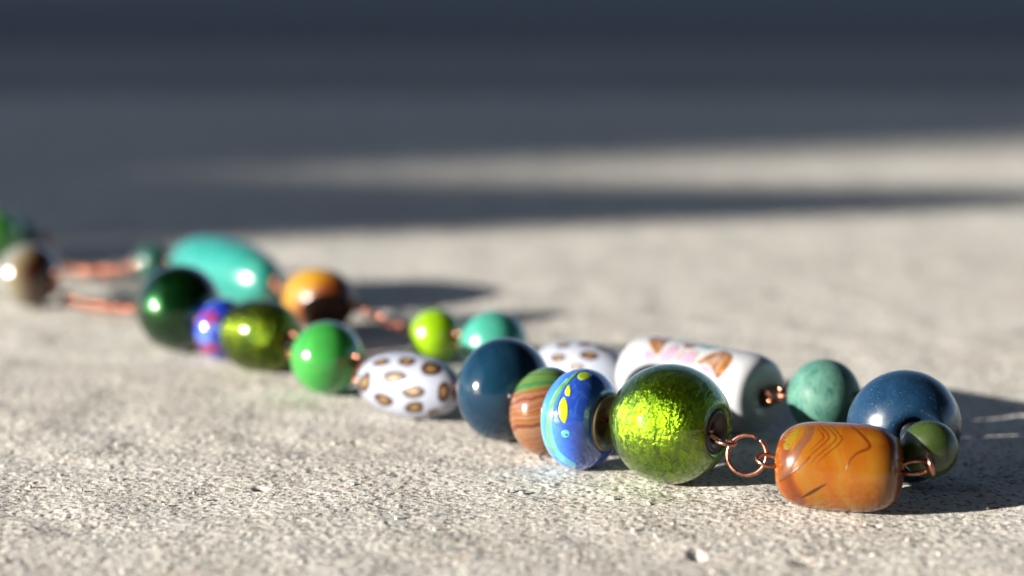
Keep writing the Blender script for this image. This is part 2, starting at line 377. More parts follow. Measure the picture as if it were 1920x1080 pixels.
def axis(lo, hi, fine):
    """graded coordinates: fine = [(a, b, step), ...] in order, growing steps outside"""
    xs = []
    for a, b, st in fine: xs += list(np.arange(a, b, st))
    st = fine[-1][2]; x = xs[-1]; r = []
    while x < hi: st = min(st * 1.045, 0.02); x += st; r.append(min(x, hi))
    st = fine[0][2]; x = xs[0]; l = []
    while x > lo: st = min(st * 1.045, 0.02); x -= st; l.append(max(x, lo))
    return np.array(l[::-1] + xs + r)
SLAB_X = (-1.05, 1.6); SLAB_Y = (-0.35, 1.30)
ax = axis(*SLAB_X, [(-0.105, 0.105, 0.00030)])
ay = axis(*SLAB_Y, [(0.300, 0.335, 0.00045), (0.335, 0.400, 0.00026), (0.400, 0.50, 0.00050)])
def relief(x, y):
    h = 0.00014 * vnoise(x, y, 0.00065, 1) + 0.00006 * vnoise(x, y, 0.0014, 2) + 0.00010 * vnoise(x, y, 0.0048, 3)
    h += 0.00020 * vnoise(x, y, 0.016, 4) + 0.0003 * vnoise(x, y, 0.07, 5)
    p = vnoise(x, y, 0.0032, 6); h -= 0.0009 * np.clip(p - 0.36, 0, 1)            # small pits
    p = vnoise(x, y, 0.0011, 7); h -= 0.0006 * np.clip(p - 0.33, 0, 1)
    p = vnoise(x, y, 0.0016, 8); h += 0.0006 * np.clip(p - 0.36, 0, 1)            # sand grains standing proud
    return h
Hh = relief(ax, ay); Hh -= 0.00012
def pit(px, py, rx, ry, depth):
    global Hh
    p = ground_at(px, py); i0, i1 = np.searchsorted(ax, (p.x - 3 * rx, p.x + 3 * rx)); j0, j1 = np.searchsorted(ay, (p.y - 3 * ry, p.y + 3 * ry))
    if i1 <= i0 or j1 <= j0: return
    X = ax[i0:i1][:, None]; Y = ay[j0:j1][None, :]
    d2 = ((X - p.x) / rx) ** 2 + ((Y - p.y) / ry) ** 2; d2 = d2 * (1 + 0.9 * vnoise(ax[i0:i1], ay[j0:j1], 0.0011, 9))
    Hh[i0:i1, j0:j1] -= 0.8 * depth * np.exp(-np.clip(d2, 0, 20) ** 1.5)
for a_ in [(1303, 1040, .0010, .0022, .0007), (1515, 1052, .0016, .0016, .0007), (487, 916, .0012, .0012, .0006), (600, 925, .0016, .0010, .0004), (1160, 918, .0006, .0012, .0003), (1640, 985, .0007, .001, .0004)]: pit(*a_)
for _ in range(80):
    k_ = random.uniform(0.2, 0.75); pit(random.uniform(-100, 2000), random.uniform(760, 1075), .0010 * k_ * random.uniform(.7, 1.7), .0012 * k_, .00045 * k_)
Hh += 0.00035 * np.clip(vnoise(ax, ay, 0.0105, 12) * 2, -0.6, 0.4)
nx, ny = len(ax), len(ay)
edge = np.minimum.reduce([np.broadcast_to((ax - SLAB_X[0])[:, None], Hh.shape), np.broadcast_to((SLAB_X[1] - ax)[:, None], Hh.shape), np.broadcast_to((SLAB_Y[1] - ay)[None, :], Hh.shape)])
Hh = Hh - 0.012 * np.clip(1 - edge / 0.02, 0, 1) ** 2                              # worn arris
co = np.empty((nx * ny, 3)); co[:, 0] = np.repeat(ax, ny); co[:, 1] = np.tile(ay, nx); co[:, 2] = Hh.ravel()
idx = np.arange(nx * ny).reshape(nx, ny)
q = np.stack([idx[:-1, :-1], idx[1:, :-1], idx[1:, 1:], idx[:-1, 1:]], -1).reshape(-1, 4)
# skirt: sides of the slab
rim = list(idx[:, 0]) + list(idx[-1, 1:]) + list(idx[-2::-1, -1]) + list(idx[0, -2:0:-1])
low = co[rim].copy(); low[:, 2] = -0.119
nb = len(co); co = np.vstack([co, low]); k = np.arange(len(rim)); k2 = (k + 1) % len(rim); rim = np.array(rim)
q = np.vstack([q, np.stack([rim[k2], rim[k], nb + k, nb + k2], -1)])
me = bpy.data.meshes.new("pavement"); me.vertices.add(len(co)); me.vertices.foreach_set('co', co.ravel())
me.loops.add(q.size); me.loops.foreach_set('vertex_index', q.ravel().astype(np.int32))
me.polygons.add(len(q)); me.polygons.foreach_set('loop_start', np.arange(0, q.size, 4, dtype=np.int32)); me.polygons.foreach_set('loop_total', np.full(len(q), 4, dtype=np.int32))
me.update(calc_edges=True); me.polygons.foreach_set('use_smooth', np.ones(len(q), dtype=bool)); me.materials.append(M['stone'])
slab = bpy.data.objects.new("pavement", me); COL.objects.link(slab); slab['kind'] = 'structure'

def stone_far_shaded():
    g = G("far concrete with painted shade"); n = g.noise(14, 5, 0.6); f = g.noise(400, 4, 0.6)
    g.set(color=g.ramp(n, [(0.3, (0.24, 0.235, 0.225)), (0.7, (0.32, 0.31, 0.295))]), rough=0.92, spec=0.2); g.bump(f, 0.5, 0.001); return g.m  # darker colour paints the shade deepening over the far slab
bm = bmesh.new(); bmesh.ops.create_cube(bm, size=1)
for v in bm.verts: v.co = Vector((SLAB_X[0] + (v.co.x + .5) * (SLAB_X[1] - SLAB_X[0]), SLAB_Y[1] + 0.006 + (v.co.y + .5) * 0.62, -0.119 + (v.co.z + .5) * 0.116))
bmesh.ops.bevel(bm, geom=bm.edges[:], offset=0.008, segments=3, affect='EDGES')
me = bpy.data.meshes.new("pavement"); bm.to_mesh(me); bm.free(); me.materials.append(stone_far_shaded())
o = bpy.data.objects.new("pavement", me); COL.objects.link(o); o['kind'] = 'structure'
gr = mesh_obj("ground", [(-60, -20, -0.12), (60, -20, -0.12), (60, 120, -0.12), (-60, 120, -0.12)], [(0, 1, 2, 3)], M['asphalt'], smooth=False)
gr['kind'] = 'structure'

def box_bm(name, lo, hi, m, parent=None, bev=0.004):
    bm = bmesh.new(); bmesh.ops.create_cube(bm, size=1)
    for v in bm.verts: v.co = Vector([lo[i] + (v.co[i] + .5) * (hi[i] - lo[i]) for i in range(3)])
    bmesh.ops.bevel(bm, geom=bm.edges[:], offset=bev, segments=2, affect='EDGES')
    me = bpy.data.meshes.new(name); bm.to_mesh(me); bm.free(); me.materials.append(m)
    o = bpy.data.objects.new(name, me); COL.objects.link(o)
    if parent: o.parent = parent
    return o
HD = Vector((0.9157, 0.402, 0))                                  # where shadows run on the slab
e0 = ground_at(700, 329)
c0 = e0 - HD * 14.0  # the added, unseen wall ends here so its shade crosses the slab
wall = box_bm("shade_wall", (c0.x - 24, c0.y, -0.12), (c0.x, c0.y + 0.35, 9.5), M['wall'], bev=0.01)
wall['label'] = "tall plastered wall left of the necklace added unseen to shade the slab"; wall['category'] = "wall"
# porch of the house added out of view: its wall and roof keep most of the sky off the slab
shade_house = bpy.data.objects.new("shade_house", None); COL.objects.link(shade_house); shade_house.location = (0, -1.6, -0.12)
shade_house['label'] = "house with a flat porch roof added unseen to keep sky off the slab"; shade_house['category'] = "shade_house"
for nm, lo, hi in (("wall", (-2.2, -0.3, 0), (7, 0, 4.5)), ("shade_roof", (-2.4, 0.003, 2.75), (7, 5.2, 2.95)), ("post", (-2.3, 5.0, 0), (-2.16, 5.14, 2.747)), ("post", (6.8, 5.0, 0), (6.94, 5.14, 2.747))):
    box_bm(nm, lo, hi, M['wood'] if nm != "wall" else M['wall'], shade_house, bev=0.01)
RH = 0.8; off = HD * (RH / math.tan(SUN_EL))
n0, n1 = ground_at(-60, 462), ground_at(2150, 376)
f0, f1 = ground_at(-60, 320), ground_at(2150, 354)  # the unseen plank is added in the shape of its wanted shadow
n0 = n0 - (n1 - n0) * 0.9; f0 = f0 - (f1 - f0) * 0.9      # the plank goes on to the left, over its legs
P = [n0 - off, n1 - off, f1 - off, f0 - off]
V = [(p.x, p.y, RH) for p in P] + [(p.x, p.y, RH - 0.02) for p in P]
shade_bench = bpy.data.objects.new("shade_plank", None); COL.objects.link(shade_bench); shade_bench.location = (V[0][0], V[0][1], -0.12)
shade_bench['label'] = "low wooden plank on two trestle legs added unseen to cast the dark band on the slab"; shade_bench['category'] = "shade_bench"
B0 = shade_bench.location.copy()
def bb(name, V, Fc):
    o = mesh_obj(name, [Vector(v) - B0 for v in V], Fc, M['wood'], shade_bench, smooth=False); return o
bb("plank", V, [(0, 1, 2, 3), (7, 6, 5, 4), (0, 4, 5, 1), (1, 5, 6, 2), (2, 6, 7, 3), (3, 7, 4, 0)])
for fr in (0.06, 0.38):
    pa, pb = P[0].lerp(P[1], fr), P[3].lerp(P[2], fr)
    x0, x1, y0, y1, z0, z1 = pa.x, pa.x + 0.04, pa.y + 0.012, pb.y - 0.012, -0.12, RH - 0.021
    bb("leg", [(x0, y0, z0), (x1, y0, z0), (x1, y1, z0), (x0, y1, z0), (x0, y0, z1), (x1, y0, z1), (x1, y1, z1), (x0, y1, z1)],
       [(3, 2, 1, 0), (4, 5, 6, 7), (0, 1, 5, 4), (1, 2, 6, 5), (2, 3, 7, 6), (3, 0, 4, 7)])
# ---------------------------------------------------------------- the necklace
necklace = bpy.data.objects.new("necklace", None); COL.objects.link(necklace)
necklace.location = (0.02, 0.40, 0); necklace.empty_display_size = 0.01
necklace['label'] = "long necklace of mixed glass, stone and porcelain beads on copper wire lying on pale concrete"
necklace['category'] = "necklace"
N0 = Matrix.Translation(-necklace.location)
def put(o, mw): o.matrix_local = N0 @ mw

BE = {}
def bead(key, name, label, c, d, a, b, hr, mat, m=2.0, wobble=0.012, roll=0.0, mouth=0.0, tunnel=0.8, seg=72, squash=None):
    mw = Matrix.Translation(c) @ frame(d, roll)
    o = lathe(name, profile(a, b, hr, m, mouth=mouth, tunnel=tunnel), M[mat], necklace, seg=seg, wobble=wobble, squash=squash)
    put(o, mw); o['label'] = label
    BE[key] = dict(o=o, c=c, d=d.normalized(), a=a, b=b, mw=mw)
    return o

def decal(key, name, outline, mat, lift=0.05, rings=(0.0, 0.35, 0.65, 0.88, 1.0), dense=3):
    """thin enamel patch that follows the bead: each outline point is where the sight line meets the bead"""
    B = BE[key]; o = B['o']; inv = B['mw'].inverted()
    if 'bvh' not in B:
        bm = bmesh.new(); bm.from_mesh(o.data); B['bvh'] = BVHTree.FromBMesh(bm); bm.free()
    pts = []
    n = len(outline)
    for i in range(n):
        for q_ in range(dense):
            t = q_ / dense; p = [outline[(i + j) % n] for j in (-1, 0, 1, 2)]
            pts.append(tuple(0.5 * (2 * p[1][c] + (p[2][c] - p[0][c]) * t + (2 * p[0][c] - 5 * p[1][c] + 4 * p[2][c] - p[3][c]) * t * t + (3 * p[1][c] - p[0][c] - 3 * p[2][c] + p[3][c]) * t ** 3) for c in (0, 1)))
    cx = sum(p[0] for p in pts) / len(pts); cy = sum(p[1] for p in pts) / len(pts)
    org = inv @ Vector((0, 0, CAMZ)); V = []; rad = []
    def hit(px, py, rr):
        for sh in (1, .96, .9, .8, .65, .5, .3, 0):
            x, y = cx + (px - cx) * sh, cy + (py - cy) * sh
            dd = (inv.to_3x3() @ ray(x, y)).normalized(); h = B['bvh'].ray_cast(org, dd)
            if h[0] is not None:
                L = (lift if rr < 0.95 else -0.04) * MM
                return h[0] + h[1] * L
        return None
    for rr in rings:
        for (px, py) in ([pts[0]] if rr == 0 else pts):
            h = hit(cx + (px - cx) * rr, cy + (py - cy) * rr, rr)
            if h is None: return None
            V.append(h); rad.append(rr)
    n = len(pts); Fc = []
    for k in range(n): Fc.append((0, 1 + (k + 1) % n, 1 + k))
    for r_ in range(len(rings) - 2):
        A = 1 + r_ * n; Bq = A + n
        for k in range(n):
            l = (k + 1) % n; Fc.append((A + k, A + l, Bq + l, Bq + k))
    p = mesh_obj(name, V, Fc, M[mat], o)
    at = p.data.attributes.new('rad', 'FLOAT', 'POINT'); at.data.foreach_set('value', rad)
    return p

def oval(cx, cy, rx, ry, rot=0.0, n=9, j=0.08):
    out = []
    for i in range(n):
        t = 2 * PI * i / n; k = 1 + random.uniform(-j, j); x, y = rx * k * math.cos(t), ry * k * math.sin(t)
        out.append((cx + x * math.cos(rot) - y * math.sin(rot), cy + x * math.sin(rot) + y * math.cos(rot)))
    return out
def ribbon(line, w):
    """outline round a centre line; w = widths along it"""
    L, R = [], []
    for i, (x, y) in enumerate(line):
        x0, y0 = line[max(i - 1, 0)]; x1, y1 = line[min(i + 1, len(line) - 1)]
        l = math.hypot(x1 - x0, y1 - y0); nx_, ny_ = -(y1 - y0) / l, (x1 - x0) / l
        L.append((x + nx_ * w[i] / 2, y + ny_ * w[i] / 2)); R.append((x - nx_ * w[i] / 2, y - ny_ * w[i] / 2))
    return L, R
def strip(key, name, line, w, mat, lift=0.04):
    """long glass trail: quads between the two borders of a centre line, laid on the bead"""
    B = BE[key]; o = B['o']; inv = B['mw'].inverted()
    if 'bvh' not in B:
        bm = bmesh.new(); bm.from_mesh(o.data); B['bvh'] = BVHTree.FromBMesh(bm); bm.free()
    fine = []; fw = []
    n = len(line)
    for i in range(n - 1):
        p = [line[max(i - 1, 0)], line[i], line[i + 1], line[min(i + 2, n - 1)]]
        for q_ in range(5):
            t = q_ / 5
            fine.append(tuple(0.5 * (2 * p[1][c] + (p[2][c] - p[0][c]) * t + (2 * p[0][c] - 5 * p[1][c] + 4 * p[2][c] - p[3][c]) * t * t + (3 * p[1][c] - p[0][c] - 3 * p[2][c] + p[3][c]) * t ** 3) for c in (0, 1)))
            fw.append(w[i] * (1 - t) + w[i + 1] * t)
    fine.append(line[-1]); fw.append(w[-1])
    L, R = ribbon(fine, fw); org = inv @ Vector((0, 0, CAMZ)); rows = []
    for (a_, b_) in zip(L, R):
        row = []
        for t, lf in ((0, -0.03), (0.15, lift), (0.5, lift * 1.4), (0.85, lift), (1, -0.03)):
            dd = (inv.to_3x3() @ ray(a_[0] * (1 - t) + b_[0] * t, a_[1] * (1 - t) + b_[1] * t)).normalized(); h = B['bvh'].ray_cast(org, dd)
            if h[0] is None: row = None; break
            row.append(h[0] + h[1] * lf * MM)
        if row: rows.append(row)
    V = [v for r in rows for v in r]
    Fc = [(i * 5 + k, i * 5 + k + 1, (i + 1) * 5 + k + 1, (i + 1) * 5 + k) for i in range(len(rows) - 1) for k in range(4)]
    return mesh_obj(name, V, Fc, M[mat], o)

def loop_at(key, end, R=1.5, wire=0.36, tilt=0.0, tail=2.2):
    """eye of copper wire at one end of a bead; returns the far point of the eye"""
    B = BE[key]; d = B['d'] * end; R *= MM; wire *= MM
    hole_end = B['c'] + d * (B['a'] * 0.93); c = hole_end + d * (R * 0.9)
    up = Vector((0, 0, 1)); nrm = (Matrix.Rotation(tilt, 3, d) @ (d.cross(up))).normalized()
    pts = [hole_end - d * tail * MM, hole_end - d * 0.4 * R]
    for i in range(29):
        t = PI + math.radians(20) + (2 * PI - math.radians(38)) * i / 28
        u = d; v = nrm.cross(u)
        pts.append(c + (u * math.cos(t) + v * math.sin(t)) * R + nrm * wire * 0.5 * i / 28)
    inv = B['mw'].inverted()
    tube("wire_loop", [inv @ p for p in pts], wire, M['copper'], B['o'], seg=12)
    return c + d * (R - wire)

def ring(c, nrm, R, wire, gap=0.06, start=0.0, name="jump_ring", mat='copper', oval_=1.0, along=None):
    pts = ring_pts(c, nrm, R, start + gap, 2 * PI - 2 * gap, 44, oval_, along, lift=wire * 0.35)
    o = tube(name, [p - c for p in pts], wire, M[mat], necklace, seg=14)
    put(o, Matrix.Translation(c)); return o

def links(p, q_, n, R=1.25, wire=0.34, mat='copper_chain', name="chain_link", sag=0.0, ovl=1.25):
    """n links between two points, each turned a quarter against the last"""
    d = (q_ - p); L = d.length; u = d.normalized()
    for i in range(n):
        t = (i + 0.5) / n; c = p + d * t; c.z -= sag * MM * math.sin(PI * t); c.z = max(c.z, (R * 0.72 + wire) * MM)
        side = u.cross(Vector((0, 0, 1))).normalized(); a = (PI / 4 if i % 2 else -PI / 4) + random.uniform(-.25, .25)
        nrm = Matrix.Rotation(a, 3, u) @ side
        RR = max(R * MM, L / n * 0.62)
        pts = ring_pts(Vector((0, 0, 0)), nrm, R * MM, 0, 2 * PI, 22, RR / (R * MM), u)
        o = tube(name, pts, wire * MM, M[mat], necklace, seg=8, closed=True); put(o, Matrix.Translation(c))

V3 = Vector
# --- front strand, from the right
c, R = resting(1574, 875, 83)
c_am = c
bead('amber', "agate_bead", "barrel-shaped amber agate bead with orange and dark red bands", c, V3((0.96, -0.28, 0)), 9.9 * MM, R, 0.95 * MM, 'amber', m=3.4, wobble=0.012, roll=0.3)
c, R = resting(1257, 795, 113)
c_gr = c; d_s = V3((0.80, -0.60, 0))
d_g = V3((0.83, -0.56, -0.02))
bead('green', "glass_bead", "large round clear glass bead over crinkled lime green foil", c, d_g, R * 1.03, R, 4.0 * MM, 'foil', wobble=0.004, mouth=2.0 * MM, tunnel=0.72, seg=96)
# dark core down the wide mouth of the foil bead
Bg = BE['green']
lathe("core", [(-R * .80, 3.3 * MM), (-R * .80, 1.2 * MM), (R * 0.70, 1.2 * MM), (R * 0.86, 2.1 * MM), (R * 0.90, 3.05 * MM), (R * 0.88, 3.5 * MM), (R * .7, 3.6 * MM)], M['hole'], Bg['o'], seg=48)
c, R = resting(1091, 786, 95)
bead('swirl', "glass_bead", "flattened blue glass bead with cyan swirls and yellow leaf marks", c, V3((0.83, -0.56, 0)), R * 0.70, R, 4.6 * MM, 'swirl', m=2.15, mouth=1.0 * MM, tunnel=0.9, seg=96)
Bs = BE['swirl']; aa = Bs['a']
lathe("metal_core", [(-aa * .8, 4.4 * MM), (-aa * .8, 2.5 * MM), (aa * .55, 2.3 * MM), (aa * .74, 2.6 * MM), (aa * .82, 3.9 * MM), (aa * .92, 4.5 * MM), (aa * .90, 4.75 * MM), (aa * .7, 4.7 * MM)], M['nickel'], Bs['o'], seg=64)
c, R = resting(1028, 771, 84)
bead('stripe', "agate_bead", "oblate agate bead striped brown and orange with a green top", c, V3((0.80, -0.6, 0)), R * 0.80, R, 1.2 * MM, 'stripe')
c, R = resting(946, 731, 98)
bead('blue1', "ceramic_bead", "glossy dark navy bead beside the striped agate", c, V3((0.78, -0.62, 0)), R * 0.86, R, 1.3 * MM, 'blue1', seg=96)
c, R = resting(768, 722, 60)
bead('spot1', "enamel_bead", "oval bluish white bead with gold brown spots between jade and navy beads", c, V3((0.78, -0.62, 0)), 12.0 * MM, R, 1.2 * MM, 'spotwhite', m=2.1)
c, R = resting(613, 671, 69)
bead('jade', "jade_bead", "bright green polished round bead", c, V3((0.80, -0.60, 0)), R * 0.98, R, 0.9 * MM, 'jade')
c, R = resting(490, 630, 67)
bead('foil2', "glass_bead", "lumpy olive green foil glass bead with glints", c, V3((0.80, -0.6, 0)), R * 1.15, R, 2.0 * MM, 'foil2', m=2.6, wobble=0.05)
c, R = resting(418, 617, 58)
bead('confetti', "glass_bead", "small blue glass bead with red and white flecks", c, V3((0.75, -0.66, 0)), R * 0.85, R, 1.5 * MM, 'confetti', wobble=0.04)
c, R = resting(337, 578, 82)
bead('dkgreen', "glass_bead", "large dark bottle green glass bead", c, V3((0.72, -0.69, 0)), R * 0.97, R, 1.2 * MM, 'dkgreen')
c, R = resting(54, 516, 60)
bead('agate', "agate_bead", "grey agate bead with a dark brown end at the left edge", c, V3((0.86, -0.51, 0)), R * 0.98, R, 1.1 * MM, 'agate')

c, R = resting(-105, 424, 54)
bead('left1', "ceramic_bead", "dark blue bead just outside the left edge", c, V3((0.9, 0.3, 0)), R, R, 0.9 * MM, 'blue1')
c, R = resting(-235, 430, 54)
bead('left2', "jade_bead", "green bead outside the left edge", c, V3((0.8, 0.5, 0)), R, R, 0.9 * MM, 'jade')
# --- back strand, from the right
cb, Rb = resting(1695, 800, 107)
co_z = 9.2 * MM
c = at_height(1742, 842, co_z); tt = (c - cam.location).length
Ro = 54 / FPX * tt
# the olive bead hangs on its wire just in front of the big blue one
for it in range(40):
    if (c - cb).length > Rb * .9 + Ro * .97: break
    co_z += 0.15 * MM; c = at_height(1742, 842, co_z); tt = (c - cam.location).length; Ro = 53.5 / FPX * tt
d_b = (c - cb).normalized()
bead('blue2', "ceramic_bead", "large pearly blue bead behind the amber one", cb, d_b, Rb * 0.95, Rb, 3.6 * MM, 'blue2', mouth=1.2 * MM, tunnel=0.62, seg=96)
bead('olive', "jade_bead", "small olive green bead in front of the pearly blue one", c, V3((-0.18, -0.95, -0.28)), Ro * 0.96, Ro, 0.9 * MM, 'olive')
c = at_height(1545, 743, 8.6 * MM); Rt = 69 / FPX * (c - cam.location).length
bead('teal', "stone_bead", "round teal stone bead with dark veins", c, V3((0.86, -0.50, 0)), Rt * 0.98, Rt, 0.8 * MM, 'teal')
# porcelain tube: both ends measured
ce, Re = resting(1424, 741, 80); cl, Rl = resting(1203, 701, 73)
dp = ce - cl; dp.z = 0; Rp = (Re + Rl) / 2; cp = (ce + cl) / 2; cp.z = Rp
print('porcelain', ce, Re, cl, Rl, dp.length)
bead('porc', "porcelain_bead", "white porcelain tube bead printed with pink flowers and golden leaves", cp, dp, dp.length / 2 + 1.2 * MM, Rp, 1.7 * MM, 'porcelain', m=8.0, wobble=0.004, mouth=1.5 * MM, seg=96)
c, R = resting(1088, 699, 60)
bead('spot2', "enamel_bead", "oval bluish white bead with gold brown spots behind the striped agate", c, V3((0.80, -0.6, 0)), 10.8 * MM, R, 1.2 * MM, 'spotwhite', m=2.1)
c, R = resting(926, 646, 64)
bead('turq', "stone_bead", "round pale turquoise bead behind the navy one", c, V3((0.62, -0.78, 0)), R * .98, R, 0.8 * MM, 'turq')
c, R = resting(818, 629, 51)
bead('lime', "jade_bead", "small round lime green bead", c, V3((0.74, -0.67, 0)), R * .95, R, 0.8 * MM, 'lime')
c, R = resting(600, 562, 59)
bead('ochre', "stone_bead", "oval ochre stone bead, brown on its painted shaded side", c, V3((0.72, -0.69, 0)), R * 1.28, R, 1.0 * MM, 'ochre', m=2.2)
c, R = resting(422, 509, 62)
bead('long', "stone_bead", "long oval turquoise bead, the longest of the necklace", c, V3((0.56, -0.83, 0)), 24.5 * MM, R, 1.0 * MM, 'turqstone', m=2.3)
c, R = resting(288, 494, 36)
bead('dteal', "jade_bead", "small dark teal bead behind the bottle green one", c, V3((0.8, -0.6, 0)), R, R, 0.7 * MM, 'dteal')
c, R = resting(34, 444, 38)
bead('farteal', "jade_bead", "dark teal bead behind the grey agate", c, V3((0.9, 0.4, 0)), R, R, 0.7 * MM, 'dteal')
c, R = resting(-12, 444, 52)
bead('fargreen', "jade_bead", "mid green bead cut by the left edge", c, V3((0.9, 0.4, 0)), R, R, 0.7 * MM, 'pgreen')

# --- painted spots
for (x, y, rx, ry, rot) in [(683, 718, 11, 19, 0.25), (714, 680, 15, 7, -0.15), (740, 707, 20, 11.5, 0.05), (763, 678, 16, 7.5, 0.05), (808, 691, 20, 12, 0.15),
                            (776, 735, 22, 12, 0.0), (719, 750, 18, 11, 0.5), (777, 764, 17, 10, -0.05), (831, 733, 11, 19, 0.15), (812, 772, 10, 5, -0.3)]:
    decal('spot1', "painted_spot", oval(x, y, rx * 1.12, ry * 1.15, rot, 9, 0.14), 'spot')
for (x, y, rx, ry, rot) in [(1047, 672, 16, 9, -0.1), (1104, 667, 19, 9.5, 0.1), (1056, 648, 16, 5, -0.15), (1096, 646, 13, 4, 0), (1130, 652, 13, 6, 0.3), (1080, 690, 16, 8, 0)]:
    decal('spot2', "painted_spot", oval(x, y, rx, ry, rot), 'spot')
# the far side of both spotted beads carries spots too
for key in ('spot1', 'spot2'):
    o = BE[key]['o']
    for ch in list(o.children):
        c2 = ch.copy(); COL.objects.link(c2); c2.parent = o; c2.matrix_local = Matrix.Rotation(math.radians(155), 4, 'X')

# --- bands in the amber agate
def k6(L): return [(1320 + x / 3, 640 + y / 3) for x, y in L]
decal('amber', "agate_patch", k6([(445, 610), (450, 530), (485, 482), (540, 478), (528, 540), (480, 610)]), 'amyel', 0.012)
strip('amber', "agate_band", k6([(600, 474), (585, 530), (540, 590), (500, 660), (470, 720), (432, 770)]), [20, 22, 20, 20, 18, 8], 'ampur', 0.012)
for L, w, mt in [([(652, 474), (700, 530), (688, 562), (600, 640), (560, 690)], [2, 3.2, 3.2, 2.6, 1], 'line'), ([(685, 474), (738, 532), (728, 568), (640, 642), (600, 690)], [2, 2.8, 3, 2.2, 1], 'line'),
                 ([(712, 474), (770, 536), (760, 575), (660, 660), (630, 700)], [2, 3.4, 3.4, 2.2, 1], 'line'), ([(636, 490), (672, 532), (660, 556), (590, 620)], [1.8, 2.6, 2.4, 1], 'line'),
                 ([(820, 474), (880, 520), (932, 592), (860, 630), (815, 680), (800, 740)], [3, 6, 9, 6, 4, 1], 'line'), ([(424, 790), (470, 760), (530, 712), (600, 650)], [4, 5, 4, 1], 'line'),
                 ([(545, 882), (610, 846), (685, 802)], [3, 9, 3], 'line2'), ([(975, 480), (1030, 540), (1062, 640), (1078, 760)], [7, 12, 10, 3], 'line')]:
    strip('amber', "agate_band", k6(L), w, mt, 0.012)

# --- leaf marks and glass trails on the swirled bead (crop coordinates -> photo pixels)
def k4(L): return [(1000 + x / 4.694, 670 + y / 4.694) for x, y in L]
strip('swirl', "glass_trail", k4([(300, 190), (215, 300), (160, 420), (140, 560), (150, 690), (195, 820), (270, 900), (370, 960)]), [5, 9, 11, 12, 12, 13, 14, 12], 'cyan', 0.02)
strip('swirl', "glass_trail", k4([(390, 128), (320, 190), (240, 270), (170, 400), (135, 540), (128, 640), (145, 760), (190, 850)]), [4, 6, 8, 8, 7, 6, 6, 4], 'greenband', 0.05)
strip('swirl', "glass_line", k4([(480, 112), (400, 140), (320, 215), (262, 300), (225, 385), (212, 450), (222, 520), (255, 575)]), [1.5, 1.8, 2, 2, 2, 2.4, 2, 1], 'stemdec', 0.07)
decal('swirl', "leaf_mark", k4([(268, 345), (292, 380), (308, 450), (303, 530), (275, 583), (243, 552), (222, 490), (228, 410)]), 'yellow', 0.10)
decal('swirl', "leaf_mark", k4([(312, 238), (330, 285), (322, 340), (288, 335), (278, 300)]), 'yellow', 0.09)
decal('swirl', "leaf_mark", k4([(385, 160), (440, 125), (520, 152), (480, 192), (410, 202)]), 'olivedec', 0.08)
decal('swirl', "glass_dot", oval(*k4([(285, 675)])[0], 9, 8), 'cyan', 0.04)
decal('swirl', "glass_dot", oval(*k4([(291, 680)])[0], 2.4, 2.2), 'stemdec', 0.09)

# --- flower print on the porcelain tube
def k3(L): return [(1120 + x / 3.274, 600 + y / 3.274) for x, y in L]
for nm, L, mt in [("printed_leaf", [(308, 120), (345, 102), (410, 100), (470, 106), (420, 150), (375, 222), (335, 185)], 'gold'),
                  ("printed_leaf", [(520, 152), (555, 140), (622, 158), (575, 175), (540, 172)], 'gold'),
                  ("printed_leaf", [(588, 272), (640, 232), (705, 200), (785, 182), (842, 222), (812, 290), (742, 372), (712, 325), (690, 282), (640, 262)], 'gold'),
                  ("printed_petal", [(365, 255), (400, 200), (450, 165), (505, 150), (505, 195), (455, 250), (410, 268)], 'pink'),
                  ("printed_petal", [(478, 262), (530, 205), (612, 185), (600, 235), (570, 282), (520, 275)], 'pink'),
                  ("printed_petal", [(290, 190), (330, 190), (365, 230), (330, 260), (285, 245)], 'pink'),
                  ("printed_petal", [(625, 280), (680, 285), (712, 335), (700, 370), (650, 330)], 'pink'),
                  ("printed_leaf", [(615, 160), (650, 142), (765, 168), (700, 178), (650, 172)], 'greenprint')]:
    decal('porc', nm, k3(L), mt, 0.03)
for L in ([(720, 340), (745, 280), (800, 215)], [(650, 262), (710, 240), (770, 205)], [(690, 275), (730, 250), (760, 235)], [(375, 205), (385, 160), (395, 115)]):
    strip('porc', "leaf_vein", k3(L), [1.2, 2.2, 1.0], 'porcelain', 0.06)
strip('porc', "printed_stem", k3([(455, 268), (500, 225), (540, 182)]), [2, 3, 3], 'gold', 0.04)
strip('porc', "printed_stem", k3([(570, 292), (600, 240), (625, 190)]), [2, 2, 2], 'gold', 0.04)

# --- marks in the foil bead
decal('green', "dark_fleck", oval(1266, 803, 3.4, 1.8, 0.5), 'dark', 0.04)
strip('green', "trail_mark", [(1172, 822), (1175, 834), (1179, 846)], [1.0, 1.6, 2.2], 'dark', 0.03)

# ---------------------------------------------------------------- copper wire between the beads
# wire through the strung group: foil bead, swirled bead, striped agate, navy bead
pe = at_height(1352, 829, 8.2 * MM)
pw = [BE['blue1']['c'] - BE['blue1']['d'] * 9 * MM, BE['blue1']['c'], BE['stripe']['c'], BE['swirl']['c'], BE['green']['c'], BE['green']['c'] + BE['green']['d'] * 8 * MM]
o = tube("stringing_wire", pw, 0.38 * MM, M['copper'], necklace); put(o, Matrix.Identity(4))
